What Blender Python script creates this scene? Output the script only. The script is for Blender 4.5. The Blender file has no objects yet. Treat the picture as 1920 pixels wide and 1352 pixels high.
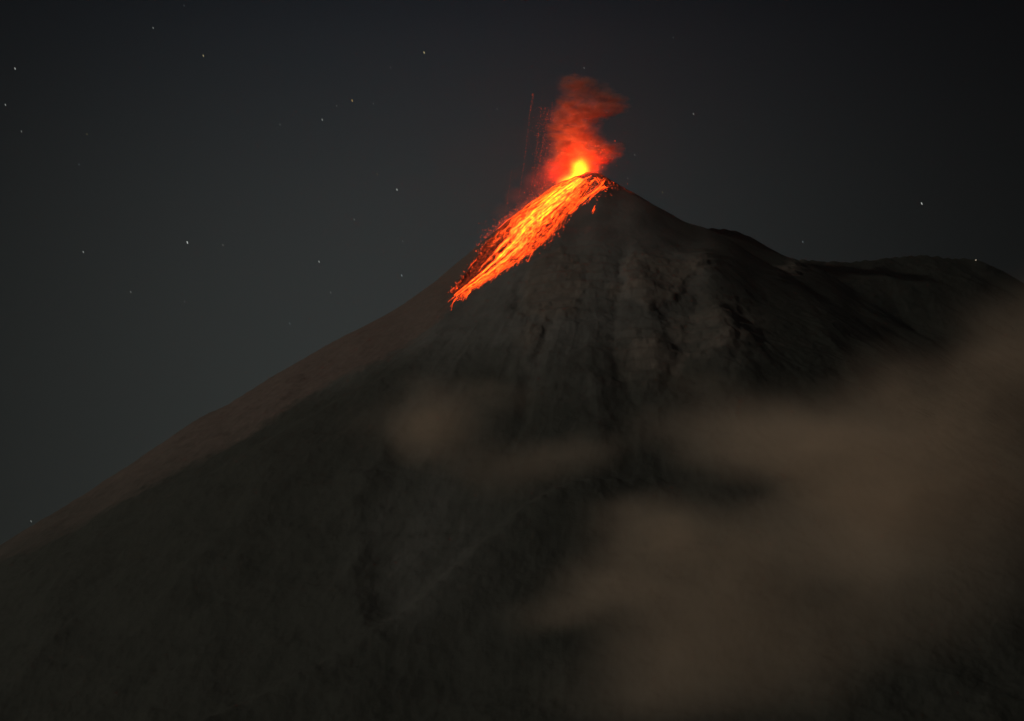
import bpy, math, random
import numpy as np
from mathutils import Vector

random.seed(7)
rng = np.random.default_rng(11)
C = bpy.context.scene.collection
scene = bpy.context.scene

# ------------------------------------------------------------------ camera
FPX = 4158.0                    # focal length in pixels of the 1920 px wide frame
PITCH = math.radians(11.2)
CAM_Z = 2.0
cam_d = bpy.data.cameras.new('camera')
cam_d.sensor_width = 36.0
cam_d.lens = 36.0 * FPX / 1920.0
cam_d.clip_start = 1.0
cam_d.clip_end = 250000.0
cam = bpy.data.objects.new('camera', cam_d)
cam.location = (0, 0, CAM_Z)
cam.rotation_euler = (math.pi / 2 + PITCH, 0, 0)
C.objects.link(cam)
scene.camera = cam

# ------------------------------------------------------------------ moonlit night: world, moon lamp, exposure
MOON_DIR = Vector((-0.85, -0.44, 0.36)).normalized()       # towards the moon
w = bpy.data.worlds.new('World')
scene.world = w
w.use_nodes = True
nt = w.node_tree
nt.nodes.clear()


def node(tree, typ, **kw):
    n = tree.nodes.new(typ)
    for k, v in kw.items():
        setattr(n, k, v)
    return n


def math_node(tree, op, a=None, b=None, c=None, clamp=False):
    n = tree.nodes.new('ShaderNodeMath')
    n.operation = op
    n.use_clamp = clamp
    for i, v in enumerate((a, b, c)):
        if v is None:
            continue
        if hasattr(v, 'is_linked') or hasattr(v, 'links'):
            tree.links.new(v, n.inputs[i])
        else:
            n.inputs[i].default_value = v
    return n.outputs[0]


tc = node(nt, 'ShaderNodeTexCoord')
sep = node(nt, 'ShaderNodeSeparateXYZ')
nt.links.new(tc.outputs['Generated'], sep.inputs[0])
az = math_node(nt, 'ARCTAN2', sep.outputs[0], sep.outputs[1])
el = math_node(nt, 'ARCSINE', sep.outputs[2])
# broad glow of the horizon around one bearing
SKY_AZ, SKY_SIG, SKY_FLOOR = math.radians(-2.6), math.radians(10.8), 0.08
g = math_node(nt, 'DIVIDE', math_node(nt, 'SUBTRACT', az, SKY_AZ), SKY_SIG)
g = math_node(nt, 'MULTIPLY', g, g)
g = math_node(nt, 'EXPONENT', math_node(nt, 'MULTIPLY', g, -1.0))
g = math_node(nt, 'MULTIPLY_ADD', g, 1.0 - SKY_FLOOR, SKY_FLOOR)
mr = node(nt, 'ShaderNodeMapRange')
mr.inputs['From Min'].default_value = math.radians(5.0)
mr.inputs['From Max'].default_value = math.radians(22.0)
nt.links.new(el, mr.inputs['Value'])
ramp = node(nt, 'ShaderNodeValToRGB')
cr = ramp.color_ramp
cr.interpolation = 'B_SPLINE'
cr.elements[0].position = 0.0
cr.elements[0].color = (.0275, .0312, .0290, 1)
cr.elements[1].position = 1.0
cr.elements[1].color = (.0030, .0052, .0078, 1)
for p, c in ((.35, (.0290, .0330, .0318, 1)), (.62, (.0228, .0262, .0268, 1)), (.85, (.0098, .0128, .0160, 1))):
    e = cr.elements.new(p)
    e.color = c
nt.links.new(mr.outputs[0], ramp.inputs[0])
mulc = node(nt, 'ShaderNodeVectorMath', operation='SCALE')
nt.links.new(ramp.outputs[0], mulc.inputs[0])
nt.links.new(g, mulc.inputs['Scale'])
bg = node(nt, 'ShaderNodeBackground')
nt.links.new(mulc.outputs[0], bg.inputs['Color'])
bg.inputs['Strength'].default_value = 1.0
sky = node(nt, 'ShaderNodeTexSky', sky_type='NISHITA')
sky.sun_disc = False
sky.sun_elevation = math.asin(MOON_DIR.z)
sky.sun_rotation = math.atan2(MOON_DIR.x, MOON_DIR.y)
bg2 = node(nt, 'ShaderNodeBackground')
bg2.inputs['Strength'].default_value = 0.00015
nt.links.new(sky.outputs[0], bg2.inputs['Color'])
add = node(nt, 'ShaderNodeAddShader')
nt.links.new(bg.outputs[0], add.inputs[0])
nt.links.new(bg2.outputs[0], add.inputs[1])
wo = node(nt, 'ShaderNodeOutputWorld')
nt.links.new(add.outputs[0], wo.inputs['Surface'])

moon_d = bpy.data.lights.new('moon', 'SUN')
moon_d.energy = 0.86
moon_d.angle = math.radians(0.5)
moon_d.color = (1.0, 0.965, 0.89)
moon = bpy.data.objects.new('moon', moon_d)
moon.rotation_euler = (-MOON_DIR).to_track_quat('-Z', 'Y').to_euler()
moon.location = (0, 0, 5000)
C.objects.link(moon)

vs = scene.view_settings
vs.view_transform = 'Standard'
vs.look = 'None'
vs.exposure = 0.0
vs.gamma = 1.0
vs.use_curve_mapping = False
scene.cycles.use_denoising = True
scene.cycles.volume_bounces = 2
scene.cycles.max_bounces = 6
scene.cycles.volume_max_steps = 256
scene.cycles.use_light_tree = True

# ------------------------------------------------------------------ helpers


def ray(px, py):
    """direction of the photograph's pixel, scaled to unit horizontal length"""
    px = np.asarray(px, float)
    py = np.asarray(py, float)
    x = px - 960.0
    u = 676.0 - py
    y = FPX * math.cos(PITCH) - u * math.sin(PITCH)
    z = FPX * math.sin(PITCH) + u * math.cos(PITCH)
    h = np.hypot(x, y)
    return x / h, y / h, z / h


def at(px, py, d):
    x, y, z = ray(px, py)
    return np.stack([x * d, y * d, CAM_Z + z * d], -1)


def tag(o, label=None, cat=None, group=None, kind=None):
    if label:
        o['label'] = label
    if cat:
        o['category'] = cat
    if group:
        o['group'] = group
    if kind:
        o['kind'] = kind
    return o


def mesh_obj(name, verts, faces, mat=None, parent=None, smooth=True):
    me = bpy.data.meshes.new(name)
    me.from_pydata([tuple(v) for v in verts], [], [tuple(f) for f in faces])
    me.update()
    if smooth:
        me.polygons.foreach_set('use_smooth', [True] * len(me.polygons))
    if mat:
        me.materials.append(mat)
    o = bpy.data.objects.new(name, me)
    C.objects.link(o)
    if parent:
        o.parent = parent
        o.matrix_parent_inverse.identity()
        o.location = -Vector(parent.location)
    return o


def empty(name, loc):
    o = bpy.data.objects.new(name, None)
    o.location = loc
    C.objects.link(o)
    return o


PERM = np.random.default_rng(5).permutation(65536).astype(np.int64)
GANG = np.random.default_rng(6).uniform(0, 2 * np.pi, 65536)
GX, GY = np.cos(GANG), np.sin(GANG)


def perlin(x, y, seed=0):
    xi = np.floor(x).astype(np.int64)
    yi = np.floor(y).astype(np.int64)
    xf, yf = x - xi, y - yi

    def gr(ix, iy, fx, fy):
        k = PERM[(PERM[(ix + seed * 131) & 65535] + iy) & 65535]
        return GX[k] * fx + GY[k] * fy
    u = xf * xf * xf * (xf * (xf * 6 - 15) + 10)
    v = yf * yf * yf * (yf * (yf * 6 - 15) + 10)
    a = gr(xi, yi, xf, yf)
    b = gr(xi + 1, yi, xf - 1, yf)
    c = gr(xi, yi + 1, xf, yf - 1)
    d = gr(xi + 1, yi + 1, xf - 1, yf - 1)
    return (a + u * (b - a)) + v * ((c + u * (d - c)) - (a + u * (b - a)))


def fbm(x, y, octv, seed=0, gain=.5, ridged=False):
    s = np.zeros_like(x)
    a = 1.0
    f = 1.0
    for i in range(octv):
        n = perlin(x * f, y * f, seed + i)
        if ridged:
            n = .5 - np.abs(n) * 1.6
        s += a * n
        a *= gain
        f *= 2.03
    return s


# ------------------------------------------------------------------ the volcano
SUMMIT_PX = (1108, 321)
D0 = 8000.0
SKYLINE = [(-700, 1420), (-350, 1235), (-150, 1112), (0, 1022), (60, 985), (140, 938), (260, 860), (330, 812), (385, 776), (415, 766),
           (520, 700), (600, 655), (640, 632), (690, 608), (745, 578), (800, 540), (870, 482), (920, 440), (975, 394), (1020, 360),
           (1050, 341), (1075, 333), (1095, 326), (1115, 319), (1130, 328), (1155, 345), (1190, 362), (1240, 392), (1295, 422),
           (1340, 428), (1385, 433), (1430, 458), (1478, 484), (1530, 489), (1600, 492), (1650, 485), (1690, 482), (1735, 478),
           (1775, 484), (1830, 486), (1870, 503), (1920, 530), (2050, 610), (2300, 760), (2700, 960)]
sk = np.array(SKYLINE, float)


def sky_depth(px):
    return np.interp(px, [-700, 0, 640, 1000, 1110, 1300, 1600, 1920, 2700], [6500, 7000, 7620, 7930, 8000, 8250, 8850, 9700, 11000])


def polyline(pts, step=55.0):
    """pts: (px, py, d) -> evenly spaced points in space"""
    p = np.array([at(a, b, c) for a, b, c in pts])
    seg = np.linalg.norm(np.diff(p, axis=0), axis=1)
    t = np.concatenate([[0], np.cumsum(seg)])
    n = max(2, int(t[-1] / step))
    s = np.linspace(0, t[-1], n)
    return np.stack([np.interp(s, t, p[:, k]) for k in range(3)], -1)


ridges = []
ridges.append((polyline([(a, b + 4, float(sky_depth(a))) for a, b in SKYLINE]), .68))
sky_pts = ridges[0][0]


def first_hit(px, py):
    """distance at which a line of sight meets the bare cone and its skyline ridges"""
    x, y, z = ray(px, py)
    d = np.arange(3000.0, 10400.0, 12.0)
    hmax = np.full(d.shape, -1e9)
    for p in sky_pts:
        hmax = np.maximum(hmax, p[2] - .68 * np.sqrt((x * d - p[0]) ** 2 + (y * d - p[1]) ** 2 + 60))
    k = np.nonzero(hmax >= CAM_Z + z * d)[0]
    return float(d[k[0]]) if len(k) else float(sky_depth(px))


# levee ridge in front of the pale left flank
levee = [(838, 585), (800, 622), (760, 648), (700, 682), (640, 706), (560, 752), (480, 806), (420, 842), (300, 900), (170, 974), (80, 1022), (0, 1052), (-250, 1190)]
ridges.append((polyline([(a, b, first_hit(a, b) - 75 + 35 * min(1, max(0, (a - 700) / 140))) for a, b in levee]), .72))
# spurs and buttresses of the front face: pixels they pass, how far they stand out
spurs = [
    ([(975, 500), (968, 560), (985, 640), (960, 720), (930, 800)], 26), ([(1075, 600), (1085, 660), (1100, 740), (1120, 830)], 22),
    ([(1190, 500), (1205, 580), (1240, 650), (1240, 760)], 30), ([(1300, 490), (1340, 590), (1400, 700)], 30),
    ([(1470, 512), (1530, 620), (1620, 740)], 30), ([(1640, 515), (1740, 620), (1850, 760)], 30),
    ([(830, 640), (760, 760), (690, 880), (655, 960), (672, 1120), (690, 1190)], 55), ([(640, 790), (480, 930), (330, 1060)], 35),
    ([(1230, 900), (1090, 900), (1000, 940), (930, 995), (820, 1085), (690, 1185), (520, 1290), (380, 1380)], 75),
    ([(300, 1000), (160, 1130), (60, 1250)], 40)]
for s_, off in spurs:
    ridges.append((polyline([(a, b, first_hit(a, b) - off * min(1, .25 + .75 * q)) for q, (a, b) in enumerate(s_)]), .80))

NC_IN, NC_OUT = 1150, 60
colaz = np.concatenate([np.linspace(math.radians(-25), math.radians(-14), NC_OUT, endpoint=False),
                        np.linspace(math.radians(-14), math.radians(14), NC_IN, endpoint=False),
                        np.linspace(math.radians(14), math.radians(25), NC_OUT)])
rowd = np.concatenate([np.linspace(2200, 4600, 50, endpoint=False), np.linspace(4600, 6600, 210, endpoint=False),
                       np.linspace(6600, 8350, 320, endpoint=False), np.linspace(8350, 10300, 150, endpoint=False),
                       np.linspace(10300, 15500, 40)])
AZ, DD = np.meshgrid(colaz, rowd, indexing='ij')
X = np.sin(AZ) * DD
Y = np.cos(AZ) * DD
S = at(SUMMIT_PX[0], SUMMIT_PX[1], D0)
K = 13.0
acc = np.zeros_like(X)
# domain warp so that ridges and gullies wander
WX = X + 40 * fbm(X / 420, Y / 420, 3, 40)
WY = Y + 40 * fbm(X / 420 + 9, Y / 420 + 5, 3, 50)
for pts, sl in ridges:
    for p in pts:
        dist = np.sqrt((WX - p[0]) ** 2 + (WY - p[1]) ** 2 + 60.0)
        acc += np.exp(np.clip((p[2] - sl * dist) / K, -60, 250))
H = K * np.log(acc)
# soft landing on the plain
H = np.where(H > 600, H, 120 * np.log1p(np.exp(np.clip(H / 120, -40, 40))))
RR = np.hypot(X - S[0], Y - S[1])
TH = np.arctan2(X - S[0], -(Y - S[1]))
rugged = np.clip((RR - 480) / 900, 0, 1)
# gullies running down the fall line, then general ruggedness
gul = fbm(TH * 9 + .35 * fbm(X / 300, Y / 300, 2, 77), RR / 1500, 2, 3, ridged=True)
gul2 = fbm(TH * 24 + .3 * fbm(X / 200, Y / 200, 2, 78), RR / 700, 3, 13, ridged=True)
H += rugged * np.clip(1.6 - RR / 2200, .25, 1) * (1 - .6 * np.clip((X - S[0] - 500) / 400, 0, 1)) * (6.5 * gul * np.clip(RR / 1800, .3, 1.1) + 2.2 * gul2)
H += rugged * 7 * fbm(X / 240, Y / 210, 5, 21, ridged=True)
H += (.8 + 1.1 * rugged) * fbm(X / 26, Y / 26, 3, 31)
H += 5.0 * np.clip((RR - 500) / 700, 0, 1) * fbm(X / 95, Y / 95, 3, 35)
# rock bands: two old outcrops with cliff steps on the upper face


def blob_px(px, py, rx, ry):
    """soft patch on the mountain face that appears around a bearing and elevation"""
    T = (H - CAM_Z) / DD
    _, yy, zz = ray(px, py)
    a0 = math.atan2(px - 960.0, FPX * math.cos(PITCH) - (676 - py) * math.sin(PITCH))
    q = ((AZ - a0) * FPX / rx) ** 2 + ((T - zz) * FPX / ry) ** 2
    return np.exp(-q)


face = (RR < 2600) & (DD < 9300)
rock = np.zeros_like(X)
for b in ((1235, 522, 62, 42), (1215, 500, 40, 30), (1045, 575, 45, 26), (1060, 520, 70, 45), (1160, 545, 30, 18), (1290, 500, 45, 25),
          (1000, 600, 30, 60), (1480, 505, 30, 14), (1200, 660, 40, 50), (1330, 620, 80, 50)):
    rock = np.maximum(rock, blob_px(*b))
rock *= face
rock = np.clip(rock * (1.0 + 1.3 * fbm(X / 90, Y / 90, 4, 91)), 0, 1)
H += rock * (3 + 5 * fbm(X / 110, Y / 110, 4, 95, ridged=True))
step = 46.0
fr = (H / step) - np.floor(H / step)
terr = (np.floor(H / step) + np.clip((fr - .5) * 2.2 + .5, 0, 1)) * step
H = H + (terr - H) * np.clip(rock * 1.2, 0, .30)



def project():
    yc = Y * math.cos(PITCH) + (H - CAM_Z) * math.sin(PITCH)
    zc = -Y * math.sin(PITCH) + (H - CAM_Z) * math.cos(PITCH)
    return 960 + FPX * X / yc, 676 - FPX * zc / yc


def seg_dist(PX, PY, pts, closed=False):
    d = np.full(PX.shape, 1e9)
    n_ = len(pts)
    for i in range(n_ if closed else n_ - 1):
        (ax, ay), (bx, by) = pts[i], pts[(i + 1) % n_]
        ex, ey = bx - ax, by - ay
        u_ = np.clip(((PX - ax) * ex + (PY - ay) * ey) / (ex * ex + ey * ey), 0, 1)
        d = np.minimum(d, np.hypot(PX - ax - u_ * ex, PY - ay - u_ * ey))
    return d


def inside(PX, PY, pts):
    r = np.zeros(PX.shape, bool)
    n_ = len(pts)
    for i in range(n_):
        (ax, ay), (bx, by) = pts[i], pts[(i + 1) % n_]
        if ay == by:
            continue
        c_ = ((ay > PY) != (by > PY)) & (PX < (bx - ax) * (PY - ay) / (by - ay) + ax)
        r ^= c_
    return r


PXg, PYg = project()
PXw = PXg + 9 * fbm(X / 70, Y / 70, 3, 120)
PYw = PYg + 9 * fbm(X / 70 + 7, Y / 70, 3, 124)
front = (DD < 8900)
# old lava slabs left standing on the face: raised, with a steep lower lip
slab = np.zeros_like(X)
for poly, hh_ in (([(1000, 486), (1050, 466), (1096, 505), (1090, 560), (1072, 594), (1020, 600), (985, 575), (978, 520)], 13.0),
                  ([(1168, 492), (1200, 470), (1260, 486), (1322, 490), (1290, 522), (1268, 560), (1218, 580), (1172, 552)], 17.0),
                  ([(1140, 540), (1160, 532), (1168, 552), (1146, 560)], 8.0),
                  ([(1452, 500), (1490, 494), (1500, 512), (1462, 518)], 10.0),
                  ([(1185, 640), (1235, 625), (1290, 660), (1270, 700), (1200, 690)], 8.0)):
    sd_ = seg_dist(PXw, PYw, poly, True) * np.where(inside(PXw, PYw, poly), 1, -1)
    mk = np.clip(sd_ / 12 + .5, 0, 1) * front
    slab = np.maximum(slab, mk)
    H += .42 * mk * hh_
rock = np.maximum(rock * .7, slab * np.clip(.8 + .5 * fbm(X / 60, Y / 60, 4, 131), 0, 1))
# ravines cut into the face
for pts_, wd_, dp_ in (([(1172, 465), (1166, 500), (1164, 545), (1150, 600), (1148, 660), (1172, 715), (1196, 765)], 8, 13),
                       ([(985, 600), (972, 650), (990, 700), (978, 770), (960, 830)], 9, 16), ([(1030, 606), (1016, 650), (996, 720), (985, 770)], 6, 12),
                       ([(978, 505), (966, 560), (962, 620), (950, 690)], 7, 14), ([(1310, 560), (1290, 640), (1250, 715), (1215, 760)], 7, 14),
                       ([(1390, 590), (1385, 650), (1365, 720)], 8, 14), ([(880, 640), (850, 700), (800, 750)], 8, 10),
                       ([(1080, 600), (1095, 690), (1110, 790)], 8, 10)):
    dd_ = seg_dist(PXw, PYw, pts_)
    H -= .40 * dp_ * np.exp(-(dd_ / (1.5 * wd_ * (1 + .5 * fbm(X / 120, Y / 120, 2, 150)))) ** 2) * front

# bring the skyline to the photographed one (a gentle rescaling of the heights, bearing by bearing)
tx, ty, tz = ray(np.linspace(-700, 2700, 1700), np.interp(np.linspace(-700, 2700, 1700), sk[:, 0], sk[:, 1]))
taz = np.arctan2(tx, ty)
target = np.interp(colaz, taz, tz)
cur = ((H - CAM_Z) / DD).max(axis=1)
scl = target / cur
pad = 22
scl_s = np.convolve(np.pad(scl, pad, mode='edge'), np.hanning(2 * pad + 3)[1:-1] / np.hanning(2 * pad + 3).sum(), mode='valid')
_in = np.abs(colaz) < math.radians(13.2)
print('skyline scale', scl[_in].min(), scl[_in].max())
fade = np.clip((np.abs(colaz) - math.radians(14)) / math.radians(8), 0, 1)
H = H * scl_s[:, None] + 0
edge = np.clip((math.radians(25) - np.abs(colaz)) / math.radians(6), 0, 1)
edge = edge * edge * (3 - 2 * edge)
near = np.clip((DD - 2200) / 900, 0, 1)
H = (H + 3) * edge[:, None] * near * np.clip((15500 - DD) / 2500, 0, 1) - 3

nC, nR = H.shape
verts = np.stack([X, Y, H], -1).reshape(-1, 3)
ii, jj = np.meshgrid(np.arange(nC - 1), np.arange(nR - 1), indexing='ij')
v0 = (ii * nR + jj).ravel()
quads = np.stack([v0, v0 + nR, v0 + nR + 1, v0 + 1], -1)
me = bpy.data.meshes.new('volcano')
me.vertices.add(len(verts))
me.vertices.foreach_set('co', verts.astype(np.float32).ravel())
me.loops.add(quads.size)
me.loops.foreach_set('vertex_index', quads.astype(np.int32).ravel())
me.polygons.add(len(quads))
me.polygons.foreach_set('loop_start', np.arange(0, quads.size, 4, dtype=np.int32))
me.polygons.foreach_set('loop_total', np.full(len(quads), 4, np.int32))
me.update(calc_edges=True)
me.polygons.foreach_set('use_smooth', np.ones(len(quads), bool))

TAN = (H - CAM_Z) / DD


def hit(px, py):
    """where the line of sight of a photo pixel meets the mountain"""
    x, y, z = ray(px, py)
    a = math.atan2(x, y)
    c = np.interp(a, colaz, np.arange(nC))
    i = int(min(max(c, 0), nC - 2))
    f = c - i
    t = TAN[i] * (1 - f) + TAN[i + 1] * f
    k = np.argmax(t >= z)
    if t[k] < z:
        k = int(np.argmax(t))
        d = rowd[k]
        zz = t[k] * d + CAM_Z
    elif k == 0:
        d = rowd[0]
        zz = CAM_Z + z * d
    else:
        g_ = (z - t[k - 1]) / (t[k] - t[k - 1])
        d = rowd[k - 1] + g_ * (rowd[k] - rowd[k - 1])
        zz = CAM_Z + z * d
    return np.array([math.sin(a) * d, math.cos(a) * d, zz])


# ground cover: bare ash of left flank (lava glow in its colour) and upper cone, forest below
lev = np.array([(p[0], p[1]) for p in levee][::-1] + [(870, 556), (930, 520), (985, 486), (1040, 434)], float)
lx, ly, lz = ray(lev[:, 0], lev[:, 1])
lev_t = np.interp(AZ, np.arctan2(lx, ly), lz)
flank = np.clip((TAN - lev_t) * FPX / 13.0 + .5 + .9 * fbm(X / 60, Y / 60, 4, 140), 0, 1) * np.clip((math.atan2(*ray(1045, 430)[:2]) - AZ) / .004, 0, 1) * (DD > 6400)
old = np.clip((X - S[0] - 200 + 120 * fbm(X / 200, Y / 200, 3, 63)) / 380, 0, 1)
ash = (1 - .95 * old) * np.clip((H - 1150 + 260 * fbm(X / 330, Y / 330, 4, 61)) / 500, 0, 1)
fan = np.maximum(blob_px(800, 1020, 120, 140), .8 * blob_px(760, 1110, 80, 70)) * (H < 1000)
fan = np.clip(fan * (1 + .8 * fbm(TH * 30, RR / 900, 3, 66)), 0, 1)
flank = flank * np.clip((H - 420 + 220 * fbm(X / 160, Y / 160, 4, 145)) / 850, .12, 1)
for nm, arr in (('flank', flank), ('ash', np.maximum(ash, .5 * fan)), ('rock', rock), ('forest', old * np.clip((H - 900) / 300, 0, 1))):
    at_ = me.attributes.new(nm, 'FLOAT', 'POINT')
    at_.data.foreach_set('value', arr.astype(np.float32).ravel())


def attr(tree, nm):
    n = tree.nodes.new('ShaderNodeAttribute')
    n.attribute_name = nm
    return n


def noise(tree, vec, scale, detail=5.0, rough=.55):
    n = tree.nodes.new('ShaderNodeTexNoise')
    n.inputs['Scale'].default_value = scale
    n.inputs['Detail'].default_value = detail
    n.inputs['Roughness'].default_value = rough
    tree.links.new(vec, n.inputs['Vector'])
    return n


def mix(tree, fac, a, b, blend='MIX'):
    n = tree.nodes.new('ShaderNodeMix')
    n.data_type = 'RGBA'
    n.blend_type = blend
    for key, v in ((0, fac), (6, a), (7, b)):
        if isinstance(v, (tuple, float, int)):
            n.inputs[key].default_value = v
        else:
            tree.links.new(v, n.inputs[key])
    return n.outputs[2]


m = bpy.data.materials.new('volcanic_slopes')
m.use_nodes = True
t = m.node_tree
bs = t.nodes['Principled BSDF']
bs.inputs['Roughness'].default_value = .95
bs.inputs['Specular IOR Level'].default_value = .1
geo = t.nodes.new('ShaderNodeNewGeometry')
n1 = noise(t, geo.outputs['Position'], .010, 7, .6)
n2 = noise(t, geo.outputs['Position'], .07, 5, .6)
veg = mix(t, n2.outputs[0], (.032, .032, .025, 1), (.052, .051, .040, 1))
ashc = mix(t, n1.outputs[0], (.082, .077, .067, 1), (.132, .124, .108, 1))
rockc = mix(t, n2.outputs[0], (.092, .076, .060, 1), (.165, .130, .100, 1))
flankc = mix(t, n2.outputs[0], (.062, .046, .037, 1), (.162, .118, .094, 1))  # pinkish ash, with some of the lava's glow put into the tone
col = mix(t, attr(t, 'ash').outputs['Fac'], veg, ashc)
col = mix(t, attr(t, 'forest').outputs['Fac'], col, mix(t, n2.outputs[0], (.014, .016, .011, 1), (.036, .037, .028, 1)))
col = mix(t, attr(t, 'flank').outputs['Fac'], col, flankc)
col = mix(t, attr(t, 'rock').outputs['Fac'], col, rockc)
t.links.new(col, bs.inputs['Base Color'])
bump = t.nodes.new('ShaderNodeBump')
bump.inputs['Strength'].default_value = .3
bump.inputs['Distance'].default_value = 6.0
t.links.new(n2.outputs[0], bump.inputs['Height'])
t.links.new(bump.outputs[0], bs.inputs['Normal'])
me.materials.append(m)
volc = bpy.data.objects.new('volcano', me)
C.objects.link(volc)
tag(volc, kind='structure')

gm = bpy.data.materials.new('dark_fields')
gm.use_nodes = True
t = gm.node_tree
bs = t.nodes['Principled BSDF']
bs.inputs['Roughness'].default_value = .95
geo = t.nodes.new('ShaderNodeNewGeometry')
n1 = noise(t, geo.outputs['Position'], .004, 6)
t.links.new(mix(t, n1.outputs[0], (.022, .026, .016, 1), (.06, .062, .045, 1)), bs.inputs['Base Color'])
n = 96
gv = [(0, 0, 0)] + [(r * math.cos(2 * math.pi * k / n), r * math.sin(2 * math.pi * k / n), 0) for r in (1500, 9000, 30000) for k in range(n)]
gf = [(0, 1 + k, 1 + (k + 1) % n) for k in range(n)]
for q in range(2):
    gf += [(1 + q * n + k, 1 + (q + 1) * n + k, 1 + (q + 1) * n + (k + 1) % n, 1 + q * n + (k + 1) % n) for k in range(n)]
tag(mesh_obj('ground', gv, gf, gm), kind='structure')

# ------------------------------------------------------------------ lava
lm = bpy.data.materials.new('glowing_lava')
lm.use_nodes = True
t = lm.node_tree
t.nodes.clear()
ha = attr(t, 'lava_glow')
geo = t.nodes.new('ShaderNodeNewGeometry')
ln = noise(t, geo.outputs['Position'], .11, 5, .75)
hv = math_node(t, 'MULTIPLY_ADD', math_node(t, 'SUBTRACT', ln.outputs[0], .5), .85, ha.outputs['Fac'], clamp=True)
rp = t.nodes.new('ShaderNodeValToRGB')
r_ = rp.color_ramp
r_.elements[0].position = 0
r_.elements[0].color = (1, .075, .016, 1)
r_.elements[1].position = 1
r_.elements[1].color = (1, .055, .0012, 1)
for p, c in ((.25, (1, .085, .014, 1)), (.4, (1, .074, .008, 1)), (.6, (1, .060, .0060, 1)), (.8, (1, .058, .0020, 1))):
    e = r_.elements.new(p)
    e.color = c
t.links.new(hv, rp.inputs[0])
st = math_node(t, 'MULTIPLY', math_node(t, 'POWER', hv, 3.1), 38.0)
em = t.nodes.new('ShaderNodeEmission')
t.links.new(rp.outputs[0], em.inputs['Color'])
t.links.new(st, em.inputs['Strength'])
df = t.nodes.new('ShaderNodeBsdfDiffuse')
df.inputs['Color'].default_value = (.03, .022, .02, 1)
ad = t.nodes.new('ShaderNodeAddShader')
t.links.new(em.outputs[0], ad.inputs[0])
t.links.new(df.outputs[0], ad.inputs[1])
ou = t.nodes.new('ShaderNodeOutputMaterial')
t.links.new(ad.outputs[0], ou.inputs['Surface'])


def set_heat(o, vals):
    a = o.data.attributes.new('lava_glow', 'FLOAT', 'POINT')
    a.data.foreach_set('value', np.asarray(vals, np.float32))


def tube_geo(P, R, heat, sides=5):
    """a tapering rope of lava lying along P"""
    V, F, Hh = [], [], []
    n_ = len(P)
    for i in range(n_):
        d = Vector(P[min(i + 1, n_ - 1)] - P[max(i - 1, 0)])
        if d.length < 1e-6:
            d = Vector((0, 0, -1))
        d.normalize()
        sd = d.cross(Vector((0, 0, 1)))
        if sd.length < 1e-4:
            sd = Vector((1, 0, 0))
        sd.normalize()
        up = sd.cross(d)
        for k in range(sides):
            a = 2 * math.pi * k / sides
            V.append(Vector(P[i]) + float(R[i]) * (math.cos(a) * sd + math.sin(a) * up * .8))
            Hh.append(heat[i])
    for i in range(n_ - 1):
        for k in range(sides):
            a, b = i * sides + k, i * sides + (k + 1) % sides
            F.append((a, b, b + sides, a + sides))
    F.append(tuple(range(sides))[::-1])
    F.append(tuple((n_ - 1) * sides + k for k in range(sides)))
    return V, F, Hh


LEFT = np.array([(1076, 331), (1035, 352), (992, 382), (952, 413), (922, 443), (899, 474), (878, 508), (860, 532), (845, 548)], float)
RIGHT = np.array([(1112, 342), (1092, 372), (1066, 400), (1042, 428), (1018, 456), (985, 480), (935, 512), (888, 541), (860, 561)], float)


def flow_px(s, tt):
    k = np.linspace(0, 1, len(LEFT))
    lx_, ly_ = np.interp(s, k, LEFT[:, 0]), np.interp(s, k, LEFT[:, 1])
    rx_, ry_ = np.interp(s, k, RIGHT[:, 0]), np.interp(s, k, RIGHT[:, 1])
    return lx_ + (rx_ - lx_) * tt, ly_ + (ry_ - ly_) * tt


def heat_at(s, tt):
    """hot spine that runs from the vent down the middle of the flow"""
    c = np.interp(s, [0, .25, .5, .75, 1], [.30, .42, .50, .66, .6])
    wd = np.interp(s, [0, .3, .6, 1], [.42, .40, .34, .30])
    return math.exp(-((tt - c) / wd) ** 2) * np.interp(s, [0, .35, .6, .85, 1], [1.0, .98, .88, .74, .55])


flow = empty('lava_flow', tuple(hit(960, 450)))
tag(flow, 'bright orange and yellow lava flow streaming from the vent down the left shoulder', 'lava flow')
# the bed: a cracked, dimly glowing sheet that hugs the slope
ns, ntt = 140, 64
BV, BF, BH = [], [], []
for i in range(ns):
    s = i / (ns - 1)
    for j in range(ntt):
        tt = j / (ntt - 1)
        jag = .10 * float(perlin(np.array([s * 22.]), np.array([3.3 if j < ntt / 2 else 8.1]), 5)[0])
        px, py = flow_px(s, .5 + (tt - .5) * (1.0 + jag * 2))
        h_ = hit(px, py)
        e_ = abs(tt - .5) * 2
        BV.append(h_ + np.array([0, -1.2, 1.6 * (1 - e_ ** 4) - .9 * e_ ** 6]))
        streak = float(perlin(np.array([s * 6.]), np.array([tt * 22 + 2 * s]), 9)[0])
        streak2 = float(perlin(np.array([s * 26.]), np.array([tt * 52 + 2 * s]), 12)[0])
        lane = .26 * math.cos(2 * math.pi * tt * 5.3 + 3 * s) * float(np.clip((s - .35) / .3, 0, 1)) - .16 * float(np.clip((s - .4) / .5, 0, 1))
        cool = .42 * np.clip((s - .42) / .4, 0, 1) * np.clip((.52 - tt) / .3, 0, 1)
        BH.append(max(.15, .02 + .56 * heat_at(s, tt) + .55 * streak + .55 * streak2 - .30 * e_ ** 3 - cool + lane))
for i in range(ns - 1):
    for j in range(ntt - 1):
        a = i * ntt + j
        BF.append((a, a + ntt, a + ntt + 1, a + 1))
bed = mesh_obj('lava_bed', BV, BF, lm, flow)
set_heat(bed, BH)


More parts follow.
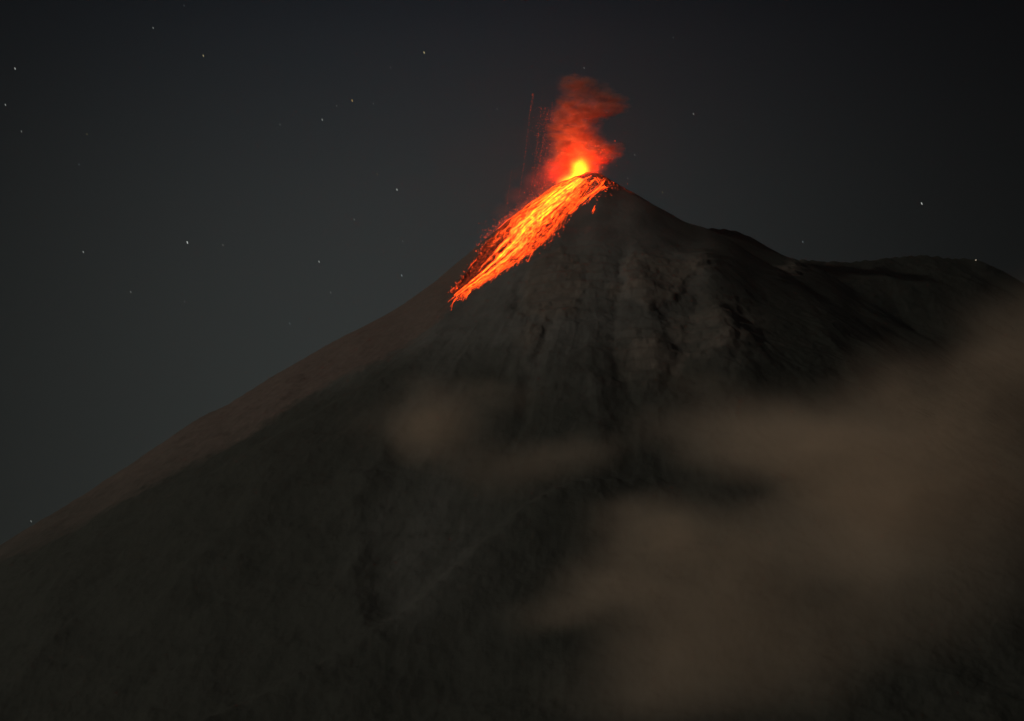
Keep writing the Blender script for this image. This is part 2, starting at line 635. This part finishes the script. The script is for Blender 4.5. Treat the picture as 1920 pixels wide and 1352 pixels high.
def stream(parent, name, pix, r0, heat0, heat1, wig=1.0):
    n_ = len(pix)
    P, R, hh = [], [], []
    for i, (px, py) in enumerate(pix):
        P.append(hit(px, py) + np.array([0, -.8, .8]) * random.uniform(.3, 1.9))
        u = i / (n_ - 1)
        R.append(max(.35, r0 * (math.sin(math.pi * min(1, u * 1.2 + .12)) ** .6 if u < .75 else 1.02 * (1 - (u - .75) / .25) ** .7)))
        hh.append(heat0 + (heat1 - heat0) * u)
    return P, R, hh


n_parts = 190
allV, allF, allH = [], [], []
for q in range(900):
    s0 = random.random() ** 1.15 * .86
    t0 = random.uniform(.02, 1.0)
    if s0 > .38 and random.random() < .85:
        t0 = random.choice((.04, .16, .34, .52, .68, .80, .80, .92)) + random.gauss(0, .028)
    ln_ = random.uniform(.07, .26) * (1.1 - .55 * s0)
    drift = random.uniform(-.07, .13)
    ph = random.uniform(0, 6)
    n_ = 9 if q < n_parts else 6
    pix = []
    for i in range(n_):
        u = i / (n_ - 1)
        s = min(1.03, s0 + ln_ * u)
        tt = t0 + drift * u + .018 * math.sin(ph + 9 * u) + .010 * math.sin(2 * ph + 21 * u)
        pix.append(flow_px(s, tt))
    hp = heat_at(s0 + ln_ / 2, t0)
    h0 = min(1.0, .26 + .74 * hp + random.uniform(-.20, .14))
    if random.random() < .33:
        h0 = random.uniform(.22, .48)
    h0 += .10 * float(np.clip((.55 - s0) / .3, 0, 1)) * hp
    h0 -= .34 * float(np.clip((s0 + ln_ / 2 - .42) / .4, 0, 1) * np.clip((.52 - t0) / .3, 0, 1))
    r0 = random.uniform(.45, 1.15) * (.45 + .75 * hp)
    if q >= n_parts:
        r0 *= .55
    P, R, hh = stream(flow, 'lava_stream', pix, r0, h0, h0 * random.uniform(.70, .95))
    V, F, Hh = tube_geo(P, R, hh)
    if q < n_parts:
        o = mesh_obj('lava_stream', V, F, lm, flow)
        set_heat(o, Hh)
    else:
        b = len(allV)
        allV += V
        allF += [tuple(i + b for i in f) for f in F]
        allH += Hh
# small fingers hanging off the lower right edge
fingers = [[(1030, 428), (1024, 440), (1021, 452)], [(1000, 468), (995, 480), (990, 492)], [(982, 478), (975, 487), (969, 497)], [(955, 488), (948, 498), (943, 508)],
           [(868, 552), (856, 560), (849, 568), (844, 576)], [(893, 488), (884, 497), (877, 506)],
           [(862, 538), (855, 543), (850, 550)], [(1050, 415), (1042, 427), (1038, 435)],
           [(935, 508), (922, 518), (905, 529)], [(903, 528), (888, 537), (872, 548)], [(1043, 420), (1030, 438), (1020, 445), (1014, 455)],
           [(858, 556), (852, 563), (848, 572), (846, 583)], [(853, 556), (846, 562), (840, 567)], [(872, 545), (866, 552), (862, 560)], [(915, 518), (910, 525), (906, 533)]]
for q in range(46):
    s0 = random.uniform(.10, .97)
    px0, py0 = flow_px(s0, random.uniform(.82, 1.0))
    L_ = random.uniform(7, 21)
    a_ = random.uniform(.35, .75)
    fingers.append([(px0 - a_ * L_ * k + random.gauss(0, .7), py0 + L_ * k * .9) for k in (0, .3, .6, 1)])
for fpx in fingers:
    n_ = 7
    k = np.linspace(0, 1, len(fpx))
    u = np.linspace(0, 1, n_)
    fx, fy = np.interp(u, k, [p[0] for p in fpx]), np.interp(u, k, [p[1] for p in fpx])
    P, R, hh = stream(flow, 'lava_stream', list(zip(fx, fy)), random.uniform(.4, .8), random.uniform(.45, .75), .35)
    V, F, Hh = tube_geo(P, R, hh)
    o = mesh_obj('lava_stream', V, F, lm, flow)
    set_heat(o, Hh)
o = mesh_obj('lava_trickle', allV, allF, lm, flow)
set_heat(o, allH)
o['kind'] = 'stuff'

# rocks, glowing: blocks that rolled beyond the flow and spatter over the summit


def rock_geo(V, F, Hh, c, r, heat):
    b = len(V)
    for dx, dy, dz in ((1, 0, 0), (-1, 0, 0), (0, 1, 0), (0, -1, 0), (0, 0, 1), (0, 0, -1)):
        k = r * random.uniform(.7, 1.25)
        V.append((c[0] + dx * k, c[1] + dy * k, c[2] + dz * k))
        Hh.append(heat)
    for f in ((0, 2, 4), (2, 1, 4), (1, 3, 4), (3, 0, 4), (2, 0, 5), (1, 2, 5), (3, 1, 5), (0, 3, 5)):
        F.append(tuple(b + i for i in f))


V, F, Hh = [], [], []
for q in range(900):
    s = random.random() ** .9
    tt = random.choice((random.gauss(.02, .07), random.gauss(1.0, .09), random.uniform(0, 1)))
    px, py = flow_px(s, tt)
    rock_geo(V, F, Hh, hit(px + random.gauss(0, 2), py + random.gauss(0, 2)) + np.array([0, -.5, .5]), random.uniform(.45, 1.15), random.uniform(.25, .62))
o = mesh_obj('glowing_rock', V, F, lm, flow, smooth=False)
set_heat(o, Hh)
o['kind'] = 'stuff'

# second, thinner flow right of the vent
flow2 = empty('lava_flow', tuple(hit(1110, 360)))
tag(flow2, 'thin broken orange lava streams draped below the dark summit knob, right of the main flow', 'lava flow')
paths2 = [[(1133, 336), (1128, 346), (1117, 356), (1104, 364), (1090, 374), (1078, 384), (1066, 394)],
          [(1131, 341), (1122, 354), (1112, 362), (1100, 372), (1088, 382)], [(1126, 352), (1114, 361), (1106, 370), (1100, 379)],
          [(1118, 335), (1106, 342), (1098, 352), (1088, 362)], [(1112, 338), (1100, 343), (1090, 352), (1080, 366)],
          [(1108, 330), (1096, 336), (1084, 345), (1072, 358)], [(1098, 350), (1088, 362), (1076, 374), (1060, 384)],
          [(1088, 356), (1078, 368), (1066, 382), (1052, 398)], [(1140, 352), (1130, 357), (1120, 363)], [(1120, 332), (1126, 340), (1130, 346)],
          [(1104, 366), (1096, 375), (1085, 383), (1070, 391)], [(1082, 388), (1074, 396), (1064, 405)], [(1076, 378), (1066, 389), (1054, 402), (1042, 414)]]
for base in paths2:
    for rep in range(4):
        ox, oy = random.gauss(0, 2.6), random.gauss(0, 2.0)
        k = np.linspace(0, 1, len(base))
        u = np.linspace(random.uniform(0, .25), random.uniform(.8, 1), 8)
        fx = np.interp(u, k, [p[0] for p in base]) + ox
        fy = np.interp(u, k, [p[1] for p in base]) + oy
        P, R, hh = stream(flow2, 'lava_stream', list(zip(fx, fy)), random.uniform(.3, .75), random.uniform(.40, .78), random.uniform(.30, .6))
        V, F, Hh = tube_geo(P, R, hh)
        o = mesh_obj('lava_stream', V, F, lm, flow2)
        set_heat(o, Hh)
V, F, Hh = [], [], []
for q in range(330):
    if q < 260:
        px, py = random.gauss(1112, 18), random.gauss(345, 11)
    else:
        u = random.random() ** 1.4
        px = 1118 + 72 * u + random.gauss(0, 2)
        py = np.interp(px, sk[:, 0], sk[:, 1]) + abs(random.gauss(0, 3)) + 1
    py = max(py, np.interp(px, sk[:, 0], sk[:, 1]) + 1)
    rock_geo(V, F, Hh, hit(px, py) + np.array([0, -.5, .5]), random.uniform(.5, 1.1), random.uniform(.25, .58) if q < 260 else random.uniform(.12, .38))
o = mesh_obj('glowing_rock', V, F, lm, flow2, smooth=False)
set_heat(o, Hh)
o['kind'] = 'stuff'

patch = empty('lava_flow', tuple(hit(1110, 393)))
tag(patch, 'tiny separate glowing trickle alone on the black slope below the summit', 'lava flow')
for px0, py0, ox in ((1116, 385, 0), (1113, 388, 2), (1117, 391, -1)):
    pix = [(px0 + ox - 1.0 * i, py0 + 2.1 * i) for i in range(6)]
    P, R, hh = stream(patch, 'lava_stream', pix, .6, .5, .4)
    V, F, Hh = tube_geo(P, R, hh)
    o = mesh_obj('lava_stream', V, F, lm, patch)
    set_heat(o, Hh)

# ------------------------------------------------------------------ volumes: fountain glow, smoke, clouds


def ellipsoid_hull(name, blobs, org, mat, grow=1.0, voxel=20.0, parent=None):
    """one closed lumpy skin around a set of ellipsoids (centre, radii)"""
    V, F = [], []
    nu, nv = 18, 10
    for (c, r, *_rest) in blobs:
        b = len(V)
        V.append((c[0] - org[0], c[1] - org[1], c[2] + r[2] * grow - org[2]))
        for i in range(1, nv):
            ph = math.pi * i / nv
            for j in range(nu):
                th = 2 * math.pi * j / nu
                V.append((c[0] + r[0] * grow * math.sin(ph) * math.cos(th) - org[0], c[1] + r[1] * grow * math.sin(ph) * math.sin(th) - org[1],
                          c[2] + r[2] * grow * math.cos(ph) - org[2]))
        V.append((c[0] - org[0], c[1] - org[1], c[2] - r[2] * grow - org[2]))
        for j in range(nu):
            F.append((b, b + 1 + j, b + 1 + (j + 1) % nu))
            l_ = b + 1 + (nv - 2) * nu
            F.append((l_ + (j + 1) % nu, l_ + j, b + 1 + (nv - 1) * nu))
        for i in range(nv - 2):
            for j in range(nu):
                a, a2 = b + 1 + i * nu + j, b + 1 + i * nu + (j + 1) % nu
                F.append((a, a + nu, a2 + nu, a2))
    o = mesh_obj(name, V, F, None, None)
    md = o.modifiers.new('remesh', 'REMESH')
    md.mode = 'VOXEL'
    md.voxel_size = voxel
    dg = bpy.context.evaluated_depsgraph_get()
    nm = bpy.data.meshes.new_from_object(o.evaluated_get(dg))
    o.modifiers.clear()
    o.data = nm
    nm.name = name
    nm.materials.clear()
    nm.materials.append(mat)
    nm.polygons.foreach_set('use_smooth', [True] * len(nm.polygons))
    o.location = org
    if parent:
        o.parent = parent
        o.location = Vector(org) - parent.location
    return o


def vec_node(t, op, a, b=None):
    n_ = t.nodes.new('ShaderNodeVectorMath')
    n_.operation = op
    for i, v in enumerate((a, b)):
        if v is None:
            continue
        if isinstance(v, (tuple, list)):
            n_.inputs[i].default_value = v
        else:
            t.links.new(v, n_.inputs[i])
    return n_


def cloud_field(t, blobs, org, warp_scale, warp_amt, stretch=(1, 1, 1), power=1.0):
    """sum of soft ellipsoids, their space gently stirred by noise"""
    tcn = t.nodes.new('ShaderNodeTexCoord')
    p = tcn.outputs['Object']
    sv = vec_node(t, 'MULTIPLY', p, tuple(stretch)).outputs[0]
    nz = noise(t, sv, warp_scale, 4, .55)
    off = vec_node(t, 'SUBTRACT', nz.outputs['Color'], (.5, .5, .5)).outputs[0]
    off = vec_node(t, 'MULTIPLY', off, tuple(warp_amt)).outputs[0]
    pw = vec_node(t, 'ADD', p, off).outputs[0]
    total = None
    for (c, r, wgt) in blobs:
        q = vec_node(t, 'SUBTRACT', pw, (c[0] - org[0], c[1] - org[1], c[2] - org[2])).outputs[0]
        q = vec_node(t, 'DIVIDE', q, tuple(r)).outputs[0]
        l2 = vec_node(t, 'DOT_PRODUCT', q, q).outputs['Value']
        v = math_node(t, 'SUBTRACT', 1.0, l2, clamp=True)
        v = math_node(t, 'MULTIPLY', math_node(t, 'POWER', v, power), wgt)
        total = v if total is None else math_node(t, 'ADD', total, v)
    return total, sv, pw


def volume_material(name, blobs, org, density, color, warp_scale, warp_amt, tex_scale, contrast, stretch=(1, 1, 1), aniso=.0, power=1.0, absorb=None, step_rate=1.0):
    mt = bpy.data.materials.new(name)
    mt.use_nodes = True
    t = mt.node_tree
    t.nodes.clear()
    f, sv, pw = cloud_field(t, blobs, org, warp_scale, warp_amt, stretch, power)
    nz = noise(t, sv, tex_scale, 5, .6)
    k = t.nodes.new('ShaderNodeMapRange')
    k.inputs['From Min'].default_value = .5 - .5 / contrast
    k.inputs['From Max'].default_value = .5 + .5 / contrast
    t.links.new(nz.outputs[0], k.inputs['Value'])
    d = math_node(t, 'MULTIPLY', f, k.outputs[0])
    d = math_node(t, 'MULTIPLY', d, density)
    pv = t.nodes.new('ShaderNodeVolumePrincipled')
    pv.inputs['Color'].default_value = (*color, 1)
    pv.inputs['Anisotropy'].default_value = aniso
    t.links.new(d, pv.inputs['Density'])
    out = t.nodes.new('ShaderNodeOutputMaterial')
    t.links.new(pv.outputs[0], out.inputs['Volume'])
    mt.cycles.volume_step_rate = step_rate
    return mt


def px_blobs(lst, dflt_d, depth_k=1.0):
    out = []
    for e in lst:
        px, py, rx, ry, wg = e[:5]
        d = e[5] if len(e) > 5 else dflt_d
        c = at(px, py, d)
        k = d / FPX
        out.append((tuple(c), (rx * k, max(rx, ry) * k * depth_k, ry * k), wg))
    return out


# --- fire fountain
FD = 7990.0
fcen = at(1087, 322, FD)
fount = empty('fire_fountain', tuple(at(1087, 335, FD)))
tag(fount, 'brilliant yellow fire fountain bursting from the summit vent', 'fire fountain')
fm = bpy.data.materials.new('white_hot_spray')
fm.use_nodes = True
t = fm.node_tree
t.nodes.clear()
em = t.nodes.new('ShaderNodeEmission')
em.inputs['Color'].default_value = (1, .0021, .0001, 1)
em.inputs['Strength'].default_value = 400.0
ou = t.nodes.new('ShaderNodeOutputMaterial')
t.links.new(em.outputs[0], ou.inputs['Surface'])
V, F = [], []
nu, nv = 28, 16
for i in range(nv + 1):
    v = i / nv
    for j in range(nu):
        th = 2 * math.pi * j / nu
        prof = 22 * (1 - v ** 2.2) ** .6 * (.75 + .25 * math.sin(math.pi * min(1, v * 1.5)))
        lump = 1 + .35 * float(perlin(np.array([math.cos(th) * 1.7 + 9]), np.array([math.sin(th) * 1.7 + v * 3.1]), 3)[0])
        rr_ = max(.3, prof * lump)
        V.append((fcen[0] + rr_ * math.cos(th) * (1.05) + 3 * v - 8 * (1 - v), fcen[1] + rr_ * math.sin(th), fcen[2] - 34 + 62 * v))
for i in range(nv):
    for j in range(nu):
        a, b = i * nu + j, i * nu + (j + 1) % nu
        F.append((a, b, b + nu, a + nu))
F.append(tuple(range(nu))[::-1])
F.append(tuple(nv * nu + j for j in range(nu)))
mesh_obj('fountain_core', V, F, fm, fount)

# glowing gas around the core: it gives off its own light
gb = px_blobs([(1087, 321, 27, 35, 1.0, FD), (1072, 341, 36, 20, .9, FD - 8), (1092, 308, 44, 62, .10, FD)], FD)
gm_ = bpy.data.materials.new('incandescent_gas')
gm_.use_nodes = True
t = gm_.node_tree
t.nodes.clear()
f, sv, pw = cloud_field(t, gb, tuple(fcen), .03, (22, 22, 30), (1, 1, 1), 2.0)
rp = t.nodes.new('ShaderNodeValToRGB')
r_ = rp.color_ramp
r_.elements[0].position = 0
r_.elements[0].color = (1, .06, .012, 1)
r_.elements[1].position = .8
r_.elements[1].color = (1, .42, .010, 1)
t.links.new(f, rp.inputs[0])
em = t.nodes.new('ShaderNodeEmission')
t.links.new(rp.outputs[0], em.inputs['Color'])
t.links.new(math_node(t, 'MULTIPLY', f, .075), em.inputs['Strength'])
ou = t.nodes.new('ShaderNodeOutputMaterial')
t.links.new(em.outputs[0], ou.inputs['Volume'])
ellipsoid_hull('fountain_glow', gb, tuple(fcen), gm_, 1.12, 5.0, fount)

hot = px_blobs([(1068, 282, 52, 66, .9, FD + 10), (1052, 318, 52, 48, .75, FD), (1085, 262, 56, 60, .55, FD + 10), (1112, 292, 52, 40, .55, FD + 10),
                (1064, 245, 46, 60, .35, FD + 10), (1100, 320, 50, 40, .45, FD + 5), (1068, 218, 48, 46, .30, FD + 10), (1098, 212, 50, 34, .26, FD + 10), (1082, 196, 56, 36, .15, FD + 10),
                (1132, 284, 44, 26, .40, FD + 10), (1076, 162, 46, 30, .13, FD + 10), (1140, 196, 44, 26, .13, FD + 10)], FD, .5)  # incandescent at the base; above, the smoke's red lighting is added as emission

def glow_material(name, blobs, org, gain, color, power, tex, warp):
    mt = bpy.data.materials.new(name)
    mt.use_nodes = True
    t = mt.node_tree
    t.nodes.clear()
    f, sv, pw = cloud_field(t, blobs, org, .025, warp, (.8, .8, 1.6), power)
    nz = noise(t, sv, tex, 5, .6)
    k = math_node(t, 'MULTIPLY_ADD', math_node(t, 'SUBTRACT', nz.outputs[0], .5), 7.0, 1.0, clamp=False)
    k = math_node(t, 'MAXIMUM', k, .02)
    em = t.nodes.new('ShaderNodeEmission')
    em.inputs['Color'].default_value = color
    t.links.new(math_node(t, 'MULTIPLY', math_node(t, 'MULTIPLY', f, k), gain), em.inputs['Strength'])
    ou = t.nodes.new('ShaderNodeOutputMaterial')
    t.links.new(em.outputs[0], ou.inputs['Volume'])
    return mt


ellipsoid_hull('painted_glow', hot, tuple(fcen), glow_material('smoke_glow_emission', hot, tuple(fcen), .0074, (1, .085, .018, 1), 1.7, .03, (45, 45, 40)), 1.15, 6.0, fount)
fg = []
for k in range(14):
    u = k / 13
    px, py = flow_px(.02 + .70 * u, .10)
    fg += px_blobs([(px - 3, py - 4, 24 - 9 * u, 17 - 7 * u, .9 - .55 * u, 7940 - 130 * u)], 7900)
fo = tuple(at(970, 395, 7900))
ellipsoid_hull('painted_glow', fg, fo, glow_material('flow_halo_emission', fg, fo, .0050, (1, .085, .016, 1), 1.6, .05, (8, 8, 8)), 1.12, 5.0, flow)  # red halo along the flow's upper edge, added as an emissive volume

# spatter thrown up around the vent
V, F, Hh = [], [], []
for q in range(520):
    a = random.gauss(0, .55)
    r = abs(random.gauss(0, 38)) + 8
    px = 1087 + r * math.sin(a) * .9
    py = 326 - r * math.cos(a) * .75
    rock_geo(V, F, Hh, at(px, py, FD - 15 + random.uniform(-40, 40)), random.uniform(.4, .95), random.uniform(.40, .7))
o = mesh_obj('spatter', V, F, lm, fount, smooth=False)
set_heat(o, Hh)
o['kind'] = 'stuff'

# chains of falling bombs left of the column
V, F, Hh = [], [], []
arcs = [((1000, 176), (993, 215), (984, 300), (973, 372), 46, .27), ((960, 320), (955, 352), (949, 385), (945, 415), 20, .23),
        ((1018, 165), (1012, 230), (1003, 300), (996, 360), 24, .20), ((1028, 205), (1020, 260), (1010, 310), (1003, 352), 40, .27),
        ((1036, 190), (1030, 250), (1020, 310), (1010, 352), 40, .26), ((1012, 230), (1006, 285), (1000, 330), (994, 368), 34, .26),
        ((1040, 215), (1034, 265), (1026, 315), (1018, 348), 44, .27)]
for (*pts, nb, ht) in arcs:
    pts = np.array(pts, float)
    for k in range(2 * nb):
        u = np.clip(k / (2 * nb) + random.gauss(0, .008), 0, 1)
        px = np.interp(u, [0, .33, .66, 1], pts[:, 0]) + random.gauss(0, .7)
        py = np.interp(u, [0, .33, .66, 1], pts[:, 1])
        rock_geo(V, F, Hh, at(px, py, 7900), random.uniform(.6, 1.1), ht + random.uniform(-.04, .04))
for q in range(700):
    px = random.gauss(1022, 13)
    py = random.uniform(200, 362)
    rock_geo(V, F, Hh, at(px, py, 7930 + random.uniform(-50, 50)), random.uniform(.4, .95), random.uniform(.18, .36))
for q in range(800):          # hopping blocks just above the flow's upper edge
    s = random.random()
    px, py = flow_px(s * .7, 0)
    rock_geo(V, F, Hh, at(px - random.expovariate(.2), py - random.expovariate(.2), 7880), random.uniform(.35, .95), random.uniform(.25, .50))
o = mesh_obj('falling_bombs', V, F, lm, None, smooth=False)
set_heat(o, Hh)
tag(o, 'faint dotted chains of red-hot fragments falling left of the smoke column', 'lava fragments', kind='stuff')

# --- smoke column above the vent
pl = [(1085, 305, 46, 40, 1.0), (1066, 285, 42, 44, 1.0), (1060, 252, 40, 40, 1.0), (1085, 252, 44, 34, .8), (1072, 222, 44, 34, .9), (1105, 215, 40, 26, .9),
      (1068, 192, 30, 22, .7), (1088, 164, 44, 26, .55), (1075, 155, 32, 18, .5), (1120, 180, 44, 30, .5), (1152, 196, 34, 24, .8), (1120, 206, 40, 18, .9),
      (1140, 281, 36, 18, 1.0), (1118, 290, 38, 26, 1.0), (1050, 318, 36, 36, .7), (1110, 268, 34, 26, .7)]
pb = px_blobs(pl, 8010.0, .55)
porg = tuple(at(1095, 240, 8010))
pm = volume_material('red_lit_smoke', pb, porg, .075, (.64, .34, .23), .022, (85, 85, 60), .026, 4.6, (.8, .8, 1.8), .0, 1.2, step_rate=.5)
o = ellipsoid_hull('smoke_column', pb, porg, pm, 1.10, 7.0)
tag(o, 'red lit smoke column twisting up from the vent into the night sky', 'smoke')

# thin fume trailing over the hot flow
fl = [(1040, 332, 38, 30, 1.0), (1008, 352, 36, 28, .9), (975, 380, 34, 26, .7), (945, 408, 30, 22, .55), (915, 438, 26, 18, .45)]
fb = px_blobs(fl, 7900.0)
fb = [((c[0], c[1], c[2] + 18), r, wg) for c, r, wg in fb]
forg = tuple(at(980, 370, 7900))
fmt = volume_material('glowing_fume', fb, forg, .007, (.50, .40, .36), .03, (25, 25, 20), .04, 1.8, (1, 1, 1), .0, 1.2)
o = ellipsoid_hull('fume', fb, forg, fmt, 1.10, 6.0)
tag(o, 'thin red fume hanging along the upper edge of the lava flow', 'smoke')

# --- drifting clouds in front of the mountain
CLOUDS = [
    ('small pale brown cloud drifting alone in front of the left middle slope', 4150,
     [(820, 800, 98, 74, 1.75), (790, 770, 100, 60, .55), (870, 750, 150, 55, .50), (735, 800, 110, 60, .30), (870, 815, 90, 55, .5), (940, 735, 110, 40, .30)]),
    ('low flat brownish cloud wisp beside the small round one, below the central gullies', 4200,
     [(1045, 862, 130, 48, .9), (950, 885, 140, 55, .50), (1125, 835, 110, 42, .5), (880, 870, 120, 50, .3)]),
    ('faint reddish veil of cloud joining the upper end of the large bank on the right', 4250,
     [(1320, 735, 130, 50, .45), (1390, 790, 150, 60, .6), (1290, 800, 130, 50, .40), (1230, 790, 90, 40, .2)]),
    ('broad brown cloud bank rising to the right edge of the picture', 4000,
     [(1560, 815, 280, 100, .85), (1450, 830, 220, 80, .6), (1740, 750, 220, 120, .80), (1900, 650, 170, 120, .75), (1730, 880, 280, 140, .6),
      (1900, 800, 210, 220, .45), (1660, 980, 280, 130, .55), (2060, 640, 200, 200, .7), (1620, 900, 220, 110, .5), (1850, 970, 240, 160, .35)]),
    ('large lower brown cloud with a blunt left end and soft dark top edge', 3800,
     [(1185, 1020, 160, 100, 1.15), (1320, 1000, 230, 95, .70), (1130, 1110, 150, 80, .6), (1290, 1110, 260, 130, .65), (1390, 1230, 280, 110, .5),
      (1250, 1050, 200, 110, .5), (1460, 1020, 180, 100, .35), (1560, 1120, 300, 160, .45), (1760, 1090, 240, 170, .25), (1330, 1285, 330, 110, .22), (1045, 1150, 120, 45, .5)]),
]
for lab, dd, els in CLOUDS:
    cb = px_blobs([(a, b, c * 1.15, d * 1.12, e) for a, b, c, d, e in els], dd, .8)
    cx = sum(b[0][0] for b in cb) / len(cb)
    cy = sum(b[0][1] for b in cb) / len(cb)
    cz = sum(b[0][2] for b in cb) / len(cb)
    cm = volume_material('drifting_cloud', cb, (cx, cy, cz), .0060, (.99, .79, .59), .004, (190, 190, 120), .0042, 2.4, (.65, .65, 1.0), .10, 2.0)  # warm colour carries the tint of town light on the mist
    o = ellipsoid_hull('cloud', cb, (cx, cy, cz), cm, 1.12, 14.0)
    tag(o, lab, 'cloud', 'clouds drifting in front of the volcano')

# ------------------------------------------------------------------ night haze: one closed box of thin even air round camera and mountain
hm = bpy.data.materials.new('thin_night_air')
hm.use_nodes = True
t = hm.node_tree
t.nodes.clear()
pv = t.nodes.new('ShaderNodeVolumePrincipled')
pv.inputs['Color'].default_value = (.90, .955, .93, 1)
pv.inputs['Density'].default_value = 0.84e-5
pv.inputs['Anisotropy'].default_value = .5
ou = t.nodes.new('ShaderNodeOutputMaterial')
t.links.new(pv.outputs[0], ou.inputs['Volume'])
hb, z0, z1 = 31000.0, -6.0, 2820.0
tag(mesh_obj('haze', [(x, y, z) for z in (z0, z1) for x, y in ((-hb, -hb), (hb, -hb), (hb, hb), (-hb, hb))],
             [(3, 2, 1, 0), (4, 5, 6, 7), (0, 1, 5, 4), (1, 2, 6, 5), (2, 3, 7, 6), (3, 0, 4, 7)], hm, None, smooth=False), kind='stuff')

# ------------------------------------------------------------------ stars
STAR_D = 70000.0
stm = {}


def star_mat(c):
    if c not in stm:
        x_ = bpy.data.materials.new('starlight')
        x_.use_nodes = True
        t_ = x_.node_tree
        t_.nodes.clear()
        e_ = t_.nodes.new('ShaderNodeEmission')
        e_.inputs['Color'].default_value = (*c, 1)
        o_ = t_.nodes.new('ShaderNodeOutputMaterial')
        t_.links.new(e_.outputs[0], o_.inputs['Surface'])
        stm[c] = x_
    return stm[c]


def star(px, py, size, c, label, group=None, name='star', cat='star', d=STAR_D, flat=False):
    """a bead of light with the slightly drawn-out outline the stars have here"""
    k = d / FPX
    p = at(px, py, d)
    ex = Vector((math.cos(math.atan2(p[1], p[0]) - math.pi / 2), math.sin(math.atan2(p[1], p[0]) - math.pi / 2), 0))
    V, F = [], []
    prof = [(-1.0, .05), (-.6, .75), (.2, .6), (1.0, .6), (1.7, .5), (2.0, .05)]
    ns_ = 6
    for (a, r) in prof:
        for j in range(ns_):
            th = 2 * math.pi * j / ns_
            sx = r * math.cos(th) * .85 + .35 * a
            V.append(tuple(ex * (sx * size * k) + Vector((0, 0, -a * size * k)) + Vector((ex.y, -ex.x, 0)) * (r * math.sin(th) * size * k)))
    for i in range(len(prof) - 1):
        for j in range(ns_):
            a, b = i * ns_ + j, i * ns_ + (j + 1) % ns_
            F.append((a, b, b + ns_, a + ns_))
    F.append(tuple(range(ns_))[::-1])
    F.append(tuple((len(prof) - 1) * ns_ + j for j in range(ns_)))
    o = mesh_obj(name, V, F, star_mat(c))
    if flat:
        o.rotation_euler = (0, math.radians(80), 0)
        o.scale = (.6, .6, .6)
    o.location = p
    tag(o, label, cat, group)
    return o


WHT, BLU, YEL, ORG = (.52, .56, .52), (.40, .48, .50), (.50, .42, .22), (.55, .38, .14)


def dim(c, f):
    return tuple(round(v * f, 3) for v in c)


GRP = 'stars in the night sky'
STARS = [
    (1728, 381, 2.3, WHT, 'bright white star alone above the dark right-hand ridge'),
    (351, 454, 2.4, WHT, 'bright white star in the left sky, level with the lava flow'),
    (744, 355, 1.9, WHT, 'white star midway between the sky centre and the smoke column'),
    (660, 188, 2.2, ORG, 'amber star with two faint neighbours in the upper left sky'),
    (795, 98, 2.3, YEL, 'yellowish star high above, left of the smoke column'),
    (28, 128, 2.2, dim(WHT, .8), 'white star near the upper left corner'),
    (381, 104, 2.1, dim(YEL, .75), 'pale yellow star high in the upper left sky'),
    (287, 52, 1.9, dim(WHT, .45), 'dim grey star close to the top edge at left'),
    (10, 196, 2.0, dim(WHT, .6), 'star at the left edge, below the corner star'),
    (40, 246, 1.9, dim(WHT, .35), 'dim star near the left edge, lowest of the three there'),
    (604, 224, 2.2, dim(WHT, .45), 'dim star just below and left of the amber star'),
    (631, 198, 1.7, dim(WHT, .3), 'very dim star right beside the amber star on its left'),
    (700, 194, 1.7, dim(WHT, .28), 'very dim star right of the amber star'),
    (598, 490, 2.0, dim(WHT, .6), 'star above the left flank, between flank and bright left star'),
    (156, 472, 1.9, dim(WHT, .6), 'small white star far left, below the sky middle'),
    (753, 516, 2.0, dim(BLU, .5), 'bluish star just off the left flank near the lava toe'),
    (1300, 213, 2.1, dim(WHT, .4), 'grey star right of the smoke column'),
    (1190, 290, 1.6, dim(WHT, .42), 'small star close to the right of the smoke column base'),
    (1177, 334, 1.4, dim(WHT, .35), 'tiny star just above the right summit slope'),
    (1095, 127, 1.7, dim(WHT, .5), 'small white star right over the top of the smoke column'),
    (1505, 453, 1.7, dim(BLU, .4), 'dim bluish star low over the saddle of the right ridge'),
    (1262, 70, 1.7, dim(WHT, .3), 'dim star near the top edge, right of the smoke column'),
    (245, 547, 1.9, dim(WHT, .35), 'dim star low in the left sky'),
    (58, 977, 1.7, dim(WHT, .5), 'small star touching the bottom of the left flank skyline'),
    (418, 459, 1.7, dim(WHT, .28), 'faint star just right of the bright left star'),
]
for px, py, sz, c, lab in STARS:
    star(px, py, sz * .70, dim(c, .95), lab, GRP)
FAINT = [
    (525, 233, 'very faint star left of and below the amber star'),
    (543, 606, 'very faint star just above the left flank, lowest in the sky there'),
    (620, 548, 'very faint star below the white star over the left flank'),
    (755, 452, 'very faint star beneath the white star midway to the smoke column'),
    (664, 411, 'very faint star lower left of the white star near the column'),
    (707, 326, 'very faint star upper left of the white star near the column'),
    (148, 308, 'very faint star far left, lower of two close together'),
    (163, 251, 'very faint star far left, upper of two close together'),
    (932, 204, 'very faint star left of the falling lava fragments'),
    (345, 10, 'very faint star touching the top edge of the picture'),
    (1242, 360, 'very faint star just above the right shoulder of the cone'),
    (346, 565, 'very faint star straight below the bright white left star'),
    (732, 126, 'very faint star lower left of the yellowish high star')]
for px, py, lab in FAINT:
    star(px, py, random.uniform(1.1, 1.4), dim(random.choice((WHT, BLU, YEL)), .24), lab, GRP)
star(1830, 487.5, 1.6, (.9, .75, .55), 'tiny white lamp shining on the crest of the dark right ridge', None, 'lamp', 'lamp', float(sky_depth(1830)) - 60, True)
